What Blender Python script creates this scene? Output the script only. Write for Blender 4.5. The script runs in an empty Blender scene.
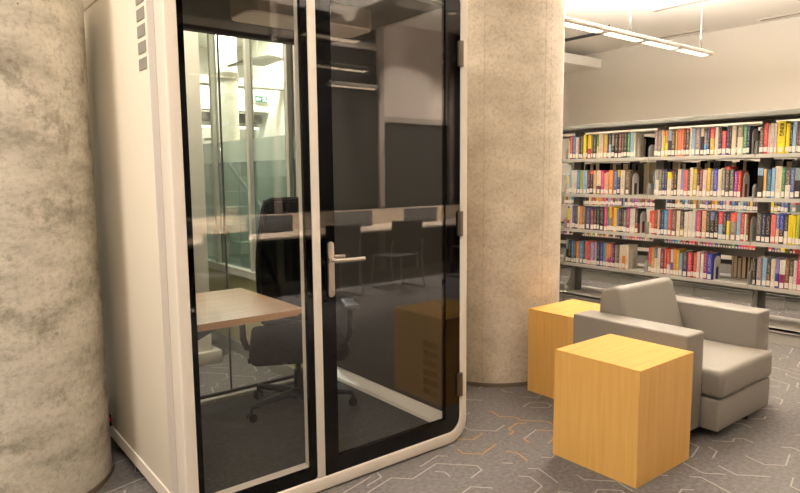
import bpy, bmesh, math, random
from mathutils import Vector, Matrix

# ------------------------------------------------------------------ camera, world, light
scene = bpy.context.scene
COL = scene.collection
cam_data = bpy.data.cameras.new('camera')
cam_data.sensor_fit = 'HORIZONTAL'
cam_data.sensor_width = 36.0
cam_data.lens = 630.0 / 800.0 * 36.0
cam_data.clip_start = 0.05
camera = bpy.data.objects.new('camera', cam_data)
COL.objects.link(camera)
# columns: image right, image up, backwards
camera.matrix_world = Matrix(((0.783, 0.078, -0.617, 0.0),
                              (-0.622, 0.085, -0.779, 0.0),
                              (-0.008, 0.993, 0.115, 1.55),
                              (0, 0, 0, 1)))
scene.camera = camera

world = bpy.data.worlds.new('world')
scene.world = world
world.use_nodes = True
world.node_tree.nodes['Background'].inputs[0].default_value = (1.0, 0.9, 0.8, 1)
world.node_tree.nodes['Background'].inputs[1].default_value = 0.05

scene.view_settings.view_transform = 'Standard'
scene.view_settings.look = 'None'
scene.view_settings.gamma = 1.0
scene.view_settings.exposure = 0.75
scene.view_settings.use_curve_mapping = False

WARM = (1.0, 0.90, 0.79)
COOL = (1.0, 0.98, 0.92)
CEIL = 3.9


def area_light(name, x, y, z, sx, sy, power, color=WARM, up=False):
    d = bpy.data.lights.new(name, 'AREA')
    d.shape = 'RECTANGLE'
    d.size, d.size_y = sx, sy
    d.energy = power
    d.color = color
    o = bpy.data.objects.new(name, d)
    COL.objects.link(o)
    o.location = (x, y, z)
    if up:
        o.rotation_euler = (math.pi, 0, 0)
    return o


# ceiling panels added as unseen fill light (housings built with the ceiling): x, y, power
FILL_PANELS = [(-0.6, 0.4, 64), (0.8, 0.8, 15), (5.3, 2.3, 29), (8.4, 2.0, 52), (7.0, 4.6, 30), (-1.6, 2.6, 82), (1.3, 4.45, 52)]
FILL_SPOTS = [(2.2, -1.95), (3.6, -1.95), (5.0, -1.95), (6.6, -1.95), (8.0, -1.95)]  # spots added to brighten the long table's reflection in the booth glass
for px_, py_, pw_ in FILL_PANELS:
    area_light('fill_panel_lamp', px_, py_, CEIL - 0.022, 1.1, 0.5, pw_)
for px_, py_ in FILL_SPOTS:
    sd = bpy.data.lights.new('fill_spot_lamp', 'SPOT')
    sd.energy, sd.color, sd.spot_size, sd.spot_blend, sd.shadow_soft_size = 720, WARM, math.radians(98), 0.75, 0.06
    so = bpy.data.objects.new('fill_spot_lamp', sd)
    COL.objects.link(so)
    so.location = (px_, py_, CEIL - 0.03)
    so.rotation_euler = (math.radians(-14), 0, 0)
ATRIUM_FILL_PANELS = [(3.6, 6.0, 50), (3.9, 9.0, 250)]  # panels added to brighten the atrium behind the glazing
for px_, py_, pw_ in ATRIUM_FILL_PANELS:
    area_light('fill_panel_lamp', px_, py_, CEIL - 0.022, 1.6, 0.8, pw_, COOL)


# ------------------------------------------------------------------ materials
def lin(c):
    return tuple((v / 12.92 if v <= 0.04045 else ((v + 0.055) / 1.055) ** 2.4) for v in (x / 255.0 for x in c)) + (1.0,)


def new_mat(name):
    m = bpy.data.materials.new(name)
    m.use_nodes = True
    return m, m.node_tree.nodes, m.node_tree.links, m.node_tree.nodes['Principled BSDF']


def plain(name, rgb, rough=0.5, metal=0.0, spec=0.5, noise=0.0, nscale=40.0, bump=0.0):
    m, N, L, p = new_mat(name)
    p.inputs['Base Color'].default_value = lin(rgb)
    p.inputs['Roughness'].default_value = rough
    p.inputs['Metallic'].default_value = metal
    p.inputs['Specular IOR Level'].default_value = spec
    if noise or bump:
        tc = N.new('ShaderNodeTexCoord')
        nz = N.new('ShaderNodeTexNoise')
        nz.inputs['Scale'].default_value = nscale
        nz.inputs['Detail'].default_value = 5
        nz.inputs['Roughness'].default_value = 0.65
        L.new(tc.outputs['Object'], nz.inputs['Vector'])
        if noise:
            mx = N.new('ShaderNodeMix')
            mx.data_type = 'RGBA'
            c = lin(rgb)
            mx.inputs[6].default_value = tuple(v * (1 - noise) for v in c[:3]) + (1,)
            mx.inputs[7].default_value = tuple(min(1, v * (1 + noise)) for v in c[:3]) + (1,)
            L.new(nz.outputs['Fac'], mx.inputs[0])
            L.new(mx.outputs[2], p.inputs['Base Color'])
        if bump:
            b = N.new('ShaderNodeBump')
            b.inputs['Strength'].default_value = bump
            b.inputs['Distance'].default_value = 0.005
            L.new(nz.outputs['Fac'], b.inputs['Height'])
            L.new(b.outputs['Normal'], p.inputs['Normal'])
    return m


def emitter(name, rgb, strength):
    m, N, L, p = new_mat(name)
    p.inputs['Base Color'].default_value = lin(rgb)
    p.inputs['Emission Color'].default_value = lin(rgb)
    p.inputs['Emission Strength'].default_value = strength
    return m


def glass(name, base=0.1, tint=(1, 1, 1), haze=None):
    """clear sheet: transparent body, mirror reflection that grows towards grazing angles"""
    m, N, L, p = new_mat(name)
    N.remove(p)
    out = N['Material Output']
    t = N.new('ShaderNodeBsdfTransparent')
    t.inputs[0].default_value = tuple(tint) + (1,)
    g = N.new('ShaderNodeBsdfGlossy')
    g.inputs['Roughness'].default_value = 0.0
    lw = N.new('ShaderNodeLayerWeight')
    lw.inputs['Blend'].default_value = 0.5
    pw = N.new('ShaderNodeMath'); pw.operation = 'POWER'
    pw.inputs[1].default_value = 4.0
    L.new(lw.outputs['Facing'], pw.inputs[0])
    ma = N.new('ShaderNodeMath'); ma.operation = 'MULTIPLY_ADD'
    ma.inputs[1].default_value = 1.0 - base
    ma.inputs[2].default_value = base
    L.new(pw.outputs[0], ma.inputs[0])
    mix = N.new('ShaderNodeMixShader')
    L.new(ma.outputs[0], mix.inputs[0])
    body = t.outputs[0]
    if haze:
        rgb, amount = haze
        d = N.new('ShaderNodeBsdfDiffuse')
        d.inputs[0].default_value = lin(rgb)
        m2 = N.new('ShaderNodeMixShader')
        m2.inputs[0].default_value = amount
        L.new(t.outputs[0], m2.inputs[1])
        L.new(d.outputs[0], m2.inputs[2])
        body = m2.outputs[0]
    L.new(body, mix.inputs[1])
    L.new(g.outputs[0], mix.inputs[2])
    L.new(mix.outputs[0], out.inputs[0])
    return m


def concrete(name, dark, mid, light, seams=False):
    m, N, L, p = new_mat(name)
    p.inputs['Roughness'].default_value = 0.75
    tc = N.new('ShaderNodeTexCoord')

    def nz(scale, detail, rough=0.6, vec=None):
        n = N.new('ShaderNodeTexNoise')
        n.inputs['Scale'].default_value = scale
        n.inputs['Detail'].default_value = detail
        n.inputs['Roughness'].default_value = rough
        L.new(vec or tc.outputs['Object'], n.inputs['Vector'])
        return n.outputs['Fac']

    def ramp(fac, stops):
        r = N.new('ShaderNodeValToRGB')
        r.color_ramp.elements[0].position, r.color_ramp.elements[0].color = stops[0]
        r.color_ramp.elements[1].position, r.color_ramp.elements[1].color = stops[-1]
        for pos, c in stops[1:-1]:
            e = r.color_ramp.elements.new(pos); e.color = c
        L.new(fac, r.inputs[0])
        return r.outputs[0]

    def mul(a, b, f=1.0):
        x = N.new('ShaderNodeMix'); x.data_type = 'RGBA'; x.blend_type = 'MULTIPLY'
        x.inputs[0].default_value = f
        L.new(a, x.inputs[6]); L.new(b, x.inputs[7])
        return x.outputs[2]
    mp = N.new('ShaderNodeMapping')
    mp.inputs['Scale'].default_value = (1, 1, 1.9) if seams else (1, 1, 3.0)
    L.new(tc.outputs['Object'], mp.inputs[0])
    big = ramp(nz(2.2, 8, 0.65, mp.outputs[0]), [(0.36, lin(dark)), (0.5, lin(mid)), (0.64, lin(light))])
    g1, g2, g3 = lin((150, 146, 138)), lin((222, 220, 216)), (1, 1, 1, 1)
    blot = ramp(nz(5.5, 10, 0.75), [(0.36, lin((196, 193, 186))), (0.47, g3)])
    blot_amount = 0.2 if seams else 0.9
    grain = ramp(nz(45, 6, 0.7), [(0.34, lin((212, 209, 203))), (0.52, g3)])
    col = mul(mul(big, blot, blot_amount), grain, 0.7)
    vo = N.new('ShaderNodeTexVoronoi')
    vo.inputs['Scale'].default_value = 7
    L.new(tc.outputs['Object'], vo.inputs['Vector'])
    pit = ramp(vo.outputs['Distance'], [(0.02, lin((120, 114, 104))), (0.04, g3)])
    col = mul(col, pit, 0.8)
    if seams:
        sp = N.new('ShaderNodeSeparateXYZ'); L.new(tc.outputs['Object'], sp.inputs[0])
        at = N.new('ShaderNodeMath'); at.operation = 'ARCTAN2'
        L.new(sp.outputs[1], at.inputs[0]); L.new(sp.outputs[0], at.inputs[1])
        for ang, wd in seams:
            sb = N.new('ShaderNodeMath'); sb.operation = 'SUBTRACT'; sb.inputs[1].default_value = ang
            L.new(at.outputs[0], sb.inputs[0])
            ab = N.new('ShaderNodeMath'); ab.operation = 'ABSOLUTE'; L.new(sb.outputs[0], ab.inputs[0])
            col = mul(col, ramp(ab.outputs[0], [(wd * 0.4, lin((226, 224, 220))), (wd, g3)]), 0.6)
    L.new(col, p.inputs['Base Color'])
    b = N.new('ShaderNodeBump'); b.inputs['Strength'].default_value = 0.25; b.inputs['Distance'].default_value = 0.01
    L.new(nz(60, 8, 0.7), b.inputs['Height'])
    L.new(b.outputs['Normal'], p.inputs['Normal'])
    return m


def wood(name, c1, c2, axis='z', scale=5.0, rough=0.4):
    m, N, L, p = new_mat(name)
    p.inputs['Roughness'].default_value = rough
    tc = N.new('ShaderNodeTexCoord')
    mp = N.new('ShaderNodeMapping')
    s = {'x': (0.5, 9, 9), 'y': (9, 0.5, 9), 'z': (9, 9, 0.5)}[axis]
    mp.inputs['Scale'].default_value = s
    L.new(tc.outputs['Object'], mp.inputs[0])
    n = N.new('ShaderNodeTexNoise'); n.inputs['Scale'].default_value = scale; n.inputs['Detail'].default_value = 6
    n.inputs['Distortion'].default_value = 0.4
    L.new(mp.outputs[0], n.inputs['Vector'])
    r = N.new('ShaderNodeValToRGB')
    r.color_ramp.elements[0].position = 0.3; r.color_ramp.elements[0].color = lin(c1)
    r.color_ramp.elements[1].position = 0.72; r.color_ramp.elements[1].color = lin(c2)
    L.new(n.outputs['Fac'], r.inputs[0])
    L.new(r.outputs[0], p.inputs['Base Color'])
    return m


M = {}
M['white'] = plain('booth_white', (227, 217, 203), 0.35)
M['panel_white'] = plain('booth_panel_white', (228, 218, 200), 0.42)
M['groove'] = plain('joint_grey', (206, 196, 188), 0.45)
M['grille'] = plain('grille_grey', (150, 146, 136), 0.6, noise=0.35, nscale=260)
M['dark_grille'] = plain('dark_grille', (24, 22, 20), 0.8)
M['frit'] = plain('black_glass_border', (4, 4, 4), 0.03, spec=0.3)
M['gap'] = plain('black_rubber', (10, 10, 10), 0.7)
M['felt'] = plain('dark_felt', (66, 61, 54), 0.95, noise=0.15, nscale=180)
M['booth_carpet'] = plain('booth_carpet', (58, 57, 51), 1.0, noise=1.0, nscale=55, bump=0.5)
M['steel'] = plain('brushed_steel', (200, 190, 178), 0.28, metal=1.0)
M['hinge'] = plain('hinge_metal', (120, 112, 104), 0.35, metal=0.9)
M['black'] = plain('black_plastic', (7, 7, 7), 0.5, spec=0.3)
M['black_fabric'] = plain('black_fabric', (9, 9, 9), 0.95, spec=0.15, noise=0.3, nscale=400)
M['leather'] = plain('grey_vinyl', (136, 130, 121), 0.5, spec=0.35, noise=0.03, nscale=12, bump=0.03)
M['maple'] = wood('maple_laminate', (222, 170, 90), (232, 184, 104), 'z')
M['maple_top_dimmed'] = wood('maple_laminate_top_dimmed', (204, 154, 70), (216, 168, 84), 'x', rough=0.6)  # same laminate, darkened to offset the strong light from above
M['maple_top_dimmed'].node_tree.nodes['Principled BSDF'].inputs['Specular IOR Level'].default_value = 0.25
M['desk_wood'] = wood('desk_laminate', (196, 158, 124), (212, 176, 142), 'x', 4.0, 0.35)
M['desk_edge'] = wood('desk_edge_oak', (158, 116, 72), (182, 140, 92), 'x', 4.0, 0.5)
M['wall'] = plain('wall_paint', (213, 205, 192), 0.8)
M['wall_dim'] = plain('wall_paint_grey', (150, 140, 128), 0.85)
M['ceiling'] = plain('ceiling_paint', (248, 242, 232), 0.85)
M['slot'] = plain('slot_grey', (150, 140, 128), 0.7)
M['shelf'] = plain('shelf_grey_enamel', (172, 170, 161), 0.45)
M['canopy'] = plain('shelf_enamel_dimmed', (116, 115, 109), 0.5)  # shelf enamel darkened to hold back the lamplight on the canopy
M['shelf_dark'] = plain('shelf_dark_enamel', (92, 90, 82), 0.5)
M['paper'] = plain('book_pages', (206, 190, 160), 0.9, noise=0.12, nscale=300)
M['sticker'] = plain('call_number_sticker', (212, 206, 196), 0.6, noise=0.12, nscale=220)
M['carpet'] = plain('carpet_grey', (105, 101, 98), 1.0, noise=0.95, nscale=42, bump=0.5)
M['carpet_line'] = plain('carpet_line_pale', (166, 159, 152), 1.0, noise=0.25, nscale=160)
M['carpet_orange'] = plain('carpet_line_orange', (184, 132, 62), 1.0, noise=0.25, nscale=160)
M['lamp_metal'] = plain('lamp_white_metal', (206, 197, 184), 0.4)
M['lamp_glow'] = emitter('lamp_diffuser', (255, 226, 190), 3.0)
M['fill_glow'] = emitter('fill_light_diffuser', (255, 226, 190), 4.0)  # diffuser of the added fill panels and spots
M['atrium_glow'] = emitter('atrium_lamp_fill_diffuser', (245, 255, 245), 6.0)  # shared by the strip lamp and the added atrium fill panels
M['pane'] = glass('booth_glass', 0.05)
M['back_pane'] = glass('booth_rear_glass', 0.03, (0.97, 1.0, 0.98))
M['window_glass'] = glass('window_glass', 0.03, (0.95, 1.0, 0.97))
M['teal_glass'] = glass('teal_film_glass', 0.03, (0.64, 0.74, 0.70), ((128, 152, 148), 0.35))
M['alu'] = plain('aluminium_frame', (190, 186, 174), 0.4)
M['dark_alu'] = plain('dark_frame', (44, 46, 44), 0.45)
M['curb'] = plain('low_wall_paint', (166, 158, 118), 0.8, noise=0.1, nscale=8)
M['grey_wall'] = plain('grey_paint', (140, 140, 128), 0.8)
M['whiteboard'] = plain('pale_panel', (228, 212, 200), 0.5)
M['tweed'] = plain('dark_tweed', (44, 42, 40), 0.95, noise=0.35, nscale=160)
M['table_top'] = wood('pale_table_laminate', (222, 202, 180), (230, 212, 190), 'x', 4.0)
M['divider'] = plain('grey_felt_divider', (92, 92, 94), 0.9)
M['chair_shell'] = plain('dark_grey_shell', (46, 44, 44), 0.6)
M['pendant_metal'] = plain('pendant_metal', (150, 143, 133), 0.45)
M['bookend'] = plain('bookend_enamel', (204, 201, 192), 0.45)
M['frosted'] = glass('frosted_band_glass', 0.02, (0.85, 0.9, 0.87), ((190, 205, 195), 0.55))
M['red'] = plain('red_plastic', (190, 50, 44), 0.4)
M['partition'] = plain('partition_frame', (146, 136, 126), 0.6)
M['wire'] = plain('hanging_wire_metal', (70, 66, 60), 0.6)
M['exit_green'] = emitter('exit_sign_green', (8, 74, 56), 0.3)
M['exit_white'] = emitter('exit_sign_white', (235, 255, 245), 1.2)


# ------------------------------------------------------------------ mesh helpers
def box(bm, x0, x1, y0, y1, z0, z1, bevel=0.0, seg=2, mi=0):
    vs = [bm.verts.new((x, y, z)) for x in (x0, x1) for y in (y0, y1) for z in (z0, z1)]
    idx = ((0, 1, 3, 2), (4, 6, 7, 5), (0, 4, 5, 1), (2, 3, 7, 6), (0, 2, 6, 4), (1, 5, 7, 3))
    fs = [bm.faces.new([vs[i] for i in f]) for f in idx]
    for f in fs:
        f.material_index = mi
    if bevel > 0:
        es = list({e for f in fs for e in f.edges})
        bmesh.ops.bevel(bm, geom=es, offset=bevel, segments=seg, profile=0.5, affect='EDGES')
    return vs


def prism(bm, poly, d0, d1, axis='y', bevel=0.0, seg=2):
    """extrude a polygon; axis y: poly = (x,z); axis x: poly = (y,z); axis z: poly = (x,y)"""
    def P(a, b, d):
        return {'y': (a, d, b), 'x': (d, a, b), 'z': (a, b, d)}[axis]
    A = [bm.verts.new(P(a, b, d0)) for a, b in poly]
    B = [bm.verts.new(P(a, b, d1)) for a, b in poly]
    n = len(poly)
    fs = [bm.faces.new(A), bm.faces.new(B[::-1])]
    for i in range(n):
        j = (i + 1) % n
        fs.append(bm.faces.new((A[i], B[i], B[j], A[j])))
    bmesh.ops.recalc_face_normals(bm, faces=fs)
    if bevel > 0:
        es = list({e for f in fs for e in f.edges})
        bmesh.ops.bevel(bm, geom=es, offset=bevel, segments=seg, profile=0.5, affect='EDGES')


def ring(bm, outer, inner, d0, d1, axis='y'):
    """closed frame between two outlines with the same number of points"""
    def P(p, d):
        a, b = p
        return {'y': (a, d, b), 'x': (d, a, b), 'z': (a, b, d)}[axis]
    n = len(outer)
    O0 = [bm.verts.new(P(p, d0)) for p in outer]; O1 = [bm.verts.new(P(p, d1)) for p in outer]
    I0 = [bm.verts.new(P(p, d0)) for p in inner]; I1 = [bm.verts.new(P(p, d1)) for p in inner]
    fs = []
    for i in range(n):
        j = (i + 1) % n
        fs += [bm.faces.new((O0[i], O0[j], I0[j], I0[i])), bm.faces.new((O1[j], O1[i], I1[i], I1[j])),
               bm.faces.new((O0[j], O0[i], O1[i], O1[j])), bm.faces.new((I0[i], I0[j], I1[j], I1[i]))]
    bmesh.ops.recalc_face_normals(bm, faces=fs)


def rrect(x0, x1, z0, z1, r, n=8):
    pts = []
    for cx, cz, a in ((x1 - r, z1 - r, 0), (x0 + r, z1 - r, 90), (x0 + r, z0 + r, 180), (x1 - r, z0 + r, 270)):
        for i in range(n + 1):
            t = math.radians(a + 90.0 * i / n)
            pts.append((cx + r * math.cos(t), cz + r * math.sin(t)))
    return pts


def cyl(bm, p0, p1, r0, r1=None, n=20):
    tube(bm, [p0, p1], [r0, r0 if r1 is None else r1], n)


def tube(bm, path, radii, n=12, flat=1.0):
    path = [Vector(p) for p in path]
    if not isinstance(radii, (list, tuple)):
        radii = [radii] * len(path)
    rings = []
    ref = None
    for i, p in enumerate(path):
        t = (path[min(i + 1, len(path) - 1)] - path[max(i - 1, 0)]).normalized()
        if ref is None:
            ref = Vector((0, 0, 1)) if abs(t.z) < 0.9 else Vector((1, 0, 0))
        u = (ref - t * ref.dot(t)).normalized()
        v = t.cross(u)
        ref = u
        rings.append([bm.verts.new(p + (u * math.cos(2 * math.pi * k / n) * flat + v * math.sin(2 * math.pi * k / n)) * radii[i]) for k in range(n)])
    fs = []
    for a, b in zip(rings, rings[1:]):
        for k in range(n):
            fs.append(bm.faces.new((a[k], a[(k + 1) % n], b[(k + 1) % n], b[k])))
    fs.append(bm.faces.new(rings[0][::-1])); fs.append(bm.faces.new(rings[-1]))
    bmesh.ops.recalc_face_normals(bm, faces=fs)


def world_of(o):
    m = Matrix.LocRotScale(o.location, o.rotation_euler, o.scale)
    if o.parent is not None:
        m = world_of(o.parent) @ o.matrix_parent_inverse @ m
    return m


def obj(name, bm, mat, parent=None, smooth=False, world=False):
    me = bpy.data.meshes.new(name)
    bm.to_mesh(me)
    bm.free()
    for m in (mat if isinstance(mat, (list, tuple)) else [mat]):
        me.materials.append(m)
    if smooth:
        for p in me.polygons:
            p.use_smooth = True
        try:
            me.set_sharp_from_angle(angle=math.radians(38))
        except Exception:
            pass
    o = bpy.data.objects.new(name, me)
    COL.objects.link(o)
    if parent is not None:
        o.parent = parent
        if world:
            o.matrix_parent_inverse = world_of(parent).inverted()
    return o


def new():
    return bmesh.new()


def bx(name, mat, parent, *a, bevel=0.0, world=True, seg=2):
    b = new()
    box(b, *a, bevel=bevel, seg=seg)
    return obj(name, b, mat, parent, smooth=bevel > 0, world=world and parent is not None)


def tag(o, label, cat, group=None):
    o['label'] = label
    o['category'] = cat
    if group:
        o['group'] = group
    return o


def thing(name, label, cat, loc=(0, 0, 0), rotz=0.0, group=None):
    o = bpy.data.objects.new(name, None)
    o.empty_display_size = 0.1
    COL.objects.link(o)
    o.location = loc
    o.rotation_euler = (0, 0, rotz)
    return tag(o, label, cat, group)


def struct(o):
    o['kind'] = 'structure'
    return o


# ------------------------------------------------------------------ the room
random.seed(4)
# floor slab with the carpet's line pattern inlaid in the same mesh
b = new()
box(b, -4.0, 11.05, -8.0, 12.0, -0.2, 0.0)
LAT = 0.054        # spacing of the triangular lattice the broken line pattern runs on


def stroke(bm, p, q, w, mi):
    p, q = Vector(p), Vector(q)
    d = (q - p).normalized()
    n = Vector((-d.y, d.x)) * w / 2
    p -= d * w * 0.35
    q += d * w * 0.35
    f = bm.faces.new([bm.verts.new((c.x, c.y, 0.0012)) for c in (p - n, q - n, q + n, p + n)])
    f.material_index = mi


rng = random.Random(11)
ORANGE = [(2.95, 2.33, 0.2), (2.62, 2.36, 0.2), (3.05, 2.8, 0.12), (5.6, 0.9, 0.2), (1.2, 1.2, 0.3), (4.6, -0.9, 0.3)]
DIRS = [(1, 0), (0, 1), (-1, 1), (-1, 0), (0, -1), (1, -1)]
ROT = math.radians(14)


def lat(i, j):
    x, y = LAT * (i + j * 0.5), LAT * j * math.sqrt(3) / 2
    return (x * math.cos(ROT) - y * math.sin(ROT), x * math.sin(ROT) + y * math.cos(ROT))


used = set()
for _ in range(60000):
    x, y = rng.uniform(-0.3, 9.4), rng.uniform(-1.9, 6.6)
    if 0.95 < x < 2.38 and 2.66 < y < 3.75:
        continue
    xr, yr = x * math.cos(-ROT) - y * math.sin(-ROT), x * math.sin(-ROT) + y * math.cos(-ROT)
    j = round(yr / (LAT * math.sqrt(3) / 2))
    i = round(xr / LAT - j * 0.5)
    if (i, j) in used:
        continue
    near = any((x - ox) ** 2 + (y - oy) ** 2 < r * r for ox, oy, r in ORANGE)
    d = rng.randrange(6)
    turn = rng.choice((-1, 1))
    nodes = [(i, j)]
    for k in range(rng.choice((3, 3, 4, 5, 6))):
        L_ = rng.choice((1, 1, 2, 2, 3, 4))
        path = [(i + DIRS[d][0] * q, j + DIRS[d][1] * q) for q in range(1, L_ + 1)]
        if any(p in used for p in path):
            break
        i, j = path[-1]
        nodes.append((i, j))
        used.update(path)
        if rng.random() < 0.35:
            turn = -turn
        d = (d + turn) % 6
    if len(nodes) < 3 and rng.random() < 0.8:
        continue
    used.add(nodes[0])
    for p, q in zip(nodes, nodes[1:]):
        stroke(b, lat(*p), lat(*q), 0.0075, 2 if near and rng.random() < 0.9 else 1)
    # keep a clear margin beside the chain
    for p in nodes[::2]:
        for dd in DIRS:
            used.add((p[0] + dd[0], p[1] + dd[1]))
struct(obj('floor', b, [M['carpet'], M['carpet_line'], M['carpet_orange']]))

b = new()
box(b, -4.0, 11.05, -8.0, 12.0, CEIL, CEIL + 0.2)
struct(obj('ceiling', b, M['ceiling']))
for nm, a in (('wall_right', (11.05, 11.25, -8.0, 8.25, 0, CEIL)), ('wall_back', (5.4, 11.25, 8.25, 8.4, 0, CEIL)),
              ('wall_left', (-4.2, -4.0, -8.0, 12.0, 0, CEIL)), ('wall_front', (-4.2, 11.25, -8.2, -8.0, 0, CEIL))):
    struct(bx(nm, M['wall'] if nm in ('wall_right', 'wall_back') else M['wall_dim'], None, *a))
struct(bx('wall_atrium_side', M['wall'], None, 5.12, 5.265, 4.0, 12.0, 0, CEIL))
struct(bx('wall_atrium_front', M['wall'], None, 2.6, 5.12, 4.0, 4.1, 0, CEIL))
struct(bx('wall_atrium_end', M['wall'], None, -4.0, 5.4, 11.6, 11.8, 0, CEIL))
struct(bx('trim_soffit', M['ceiling'], None, 8.4, 11.05, 7.5, 8.25, 3.58, 3.76))

# dark bars hung under the ceiling in front of the soffit
b = new()
box(b, 9.15, 9.19, 6.0, 7.45, 3.78, 3.82)
box(b, 8.4, 9.15, 6.9, 6.94, 3.78, 3.82)
for y in (6.1, 7.3):
    box(b, 9.16, 9.18, y - 0.01, y + 0.01, 3.8, CEIL)
tag(obj('ceiling_track', b, M['dark_alu']), 'dark metal track hung under the ceiling above the pale soffit beside the column', 'track')


def ceiling_slot(x, y, L, label):
    t = thing('ceiling_vent', label, 'vent', (x, y, CEIL), 0, 'slot vents in the ceiling')
    b = new()
    box(b, -0.06, 0.06, -L / 2, L / 2, -0.012, 0.0)
    obj('vent_frame', b, M['lamp_metal'], t)
    for dx in (-0.03, 0.0, 0.03):
        b = new()
        box(b, dx - 0.007, dx + 0.007, -L / 2 + 0.03, L / 2 - 0.03, -0.016, -0.011)
        obj('slot', b, M['slot'], t)


ceiling_slot(10.75, 5.9, 1.1, 'slot vent in the ceiling above the lit end of the pendant lamp')
ceiling_slot(10.8, 3.9, 1.2, 'slot vent in the ceiling at the picture edge, farthest from the column')
ceiling_slot(8.9, 4.75, 0.9, 'slot vent in the bright ceiling at the top edge of the picture')


def fill_panel(x, y, sx, sy, glow, label):
    t = thing('fill_light', label, 'light', (x, y, CEIL), 0, 'added ceiling fill panels')
    b = new()
    ring(b, rrect(-sx / 2 - 0.05, sx / 2 + 0.05, -sy / 2 - 0.05, sy / 2 + 0.05, 0.01, 1),
         rrect(-sx / 2, sx / 2, -sy / 2, sy / 2, 0.01, 1), -0.02, 0.0, 'z')
    obj('light_frame', b, M['lamp_metal'], t)
    b = new()
    box(b, -sx / 2, sx / 2, -sy / 2, sy / 2, -0.012, 0.0)
    obj('diffuser', b, glow, t)


PLACES = ['behind the camera side of the stained column', 'over the space in front of the booth', 'over the armchair', 'over the aisle by the bookshelves',
          'behind the concrete column', 'beside the stained round column', 'in the corridor behind the booth']
for (px_, py_), w in zip(FILL_SPOTS, ['first of five from the booth pane side', 'second of five', 'middle one of five', 'fourth of five', 'last of five at the far table end']):
    t = thing('fill_spot', 'added unseen downlight over the long table, ' + w, 'light', (px_, py_, CEIL), 0, 'added fill spots over the long table')
    b = new()
    circ = [(math.cos(2 * math.pi * k / 24), math.sin(2 * math.pi * k / 24)) for k in range(24)]
    ring(b, [(x * 0.085, y * 0.085) for x, y in circ], [(x * 0.065, y * 0.065) for x, y in circ], -0.012, 0.0, 'z')
    obj('trim_ring', b, M['lamp_metal'], t, smooth=True)
    b = new(); prism(b, [(x * 0.065, y * 0.065) for x, y in circ], -0.004, 0.0, 'z')
    obj('lens', b, M['fill_glow'], t)
for (px_, py_, pw_), w in zip(FILL_PANELS, PLACES):
    fill_panel(px_, py_, 1.1, 0.5, M['fill_glow'], 'added unseen ceiling fill panel ' + w)
for (px_, py_, pw_), w in zip(ATRIUM_FILL_PANELS, ['above the stairs behind the glazing', 'at the far end behind the glazing']):
    fill_panel(px_, py_, 1.6, 0.8, M['atrium_glow'], 'added ceiling fill panel ' + w)


def pendant(x0, x1, y, z, segs, label, down, up, color=WARM):
    """slim linear pendant along X with separate diffusers, hung on wires"""
    t = thing('pendant_lamp', label, 'lamp', ((x0 + x1) / 2, y, z), 0, 'linear pendant lamps')
    hl = (x1 - x0) / 2
    b = new()
    prism(b, [(-0.055, 0.0), (0.055, 0.0), (0.065, 0.012), (0.065, 0.035), (0.03, 0.055), (-0.03, 0.055), (-0.065, 0.035), (-0.065, 0.012)], -hl, hl, 'x')
    obj('housing', b, M['pendant_metal'], t)
    n = len(segs)
    for s0, s1 in segs:
        b = new()
        box(b, s0 - t.location.x, s1 - t.location.x, -0.038, 0.038, -0.008, 0.004)
        obj('diffuser', b, M['lamp_glow'], t)
    for sx in ((-hl + 0.2, 0.0, hl - 0.2) if hl > 1 else (-hl + 0.1, hl - 0.1)):
        b = new()
        cyl(b, (sx, 0, 0.16), (sx, 0, CEIL - z), 0.002, n=6)
        for dx in (-0.05, 0.05):
            cyl(b, (sx + dx, 0, 0.045), (sx, 0, 0.165), 0.0022, n=6)
        obj('hanging_wire', b, M['wire'], t)
    if down:
        for s0, s1 in segs:
            area_light('pendant_glow', (s0 + s1) / 2, y, z - 0.012, s1 - s0, 0.076, down / n, color)
    if up:
        area_light('pendant_uplight', t.location.x, y, z + 0.18, 2 * hl - 0.1, 0.12, up, color, up=True)
    return t


def even(x0, x1, n, gap=0.05):
    w = (x1 - x0 - gap * (n - 1)) / n
    return [(x0 + k * (w + gap), x0 + k * (w + gap) + w) for k in range(n)]


pendant(4.3, 7.62, 3.72, 2.9, even(4.16, 7.54, 5, 0.13), 'long white pendant lamp with lit segments hung between column and bookshelf wall', 8, 560, (1.0, 0.94, 0.86))
pendant(2.8, 3.42, 0.23, 2.75, even(2.83, 3.39, 1), 'linear pendant lamp hung closest to the glass booth front', 0, 2)
pendant(3.7, 4.45, -1.1, 2.75, even(3.73, 4.42, 2), 'linear pendant lamp hung over the chairs of the long table', 0, 2)
pendant(4.65, 5.45, -2.3, 2.75, even(4.68, 5.42, 1), 'linear pendant lamp hung over the long table by the dark partition', 0, 60)

tag(bx('ceiling_baffle', M['lamp_metal'], None, 3.32, 3.70, -0.75, 0.9, 2.92, 3.0), 'pale flat ceiling baffle hung across the room, mirrored in the booth door', 'baffle')
b = new()
for x in (3.4, 3.62):
    for y in (-0.6, 0.75):
        cyl(b, (x, y, 3.0), (x, y, CEIL), 0.004, n=6)
obj('hanging_wire', b, M['lamp_metal'], bpy.data.objects['ceiling_baffle'])


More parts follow.
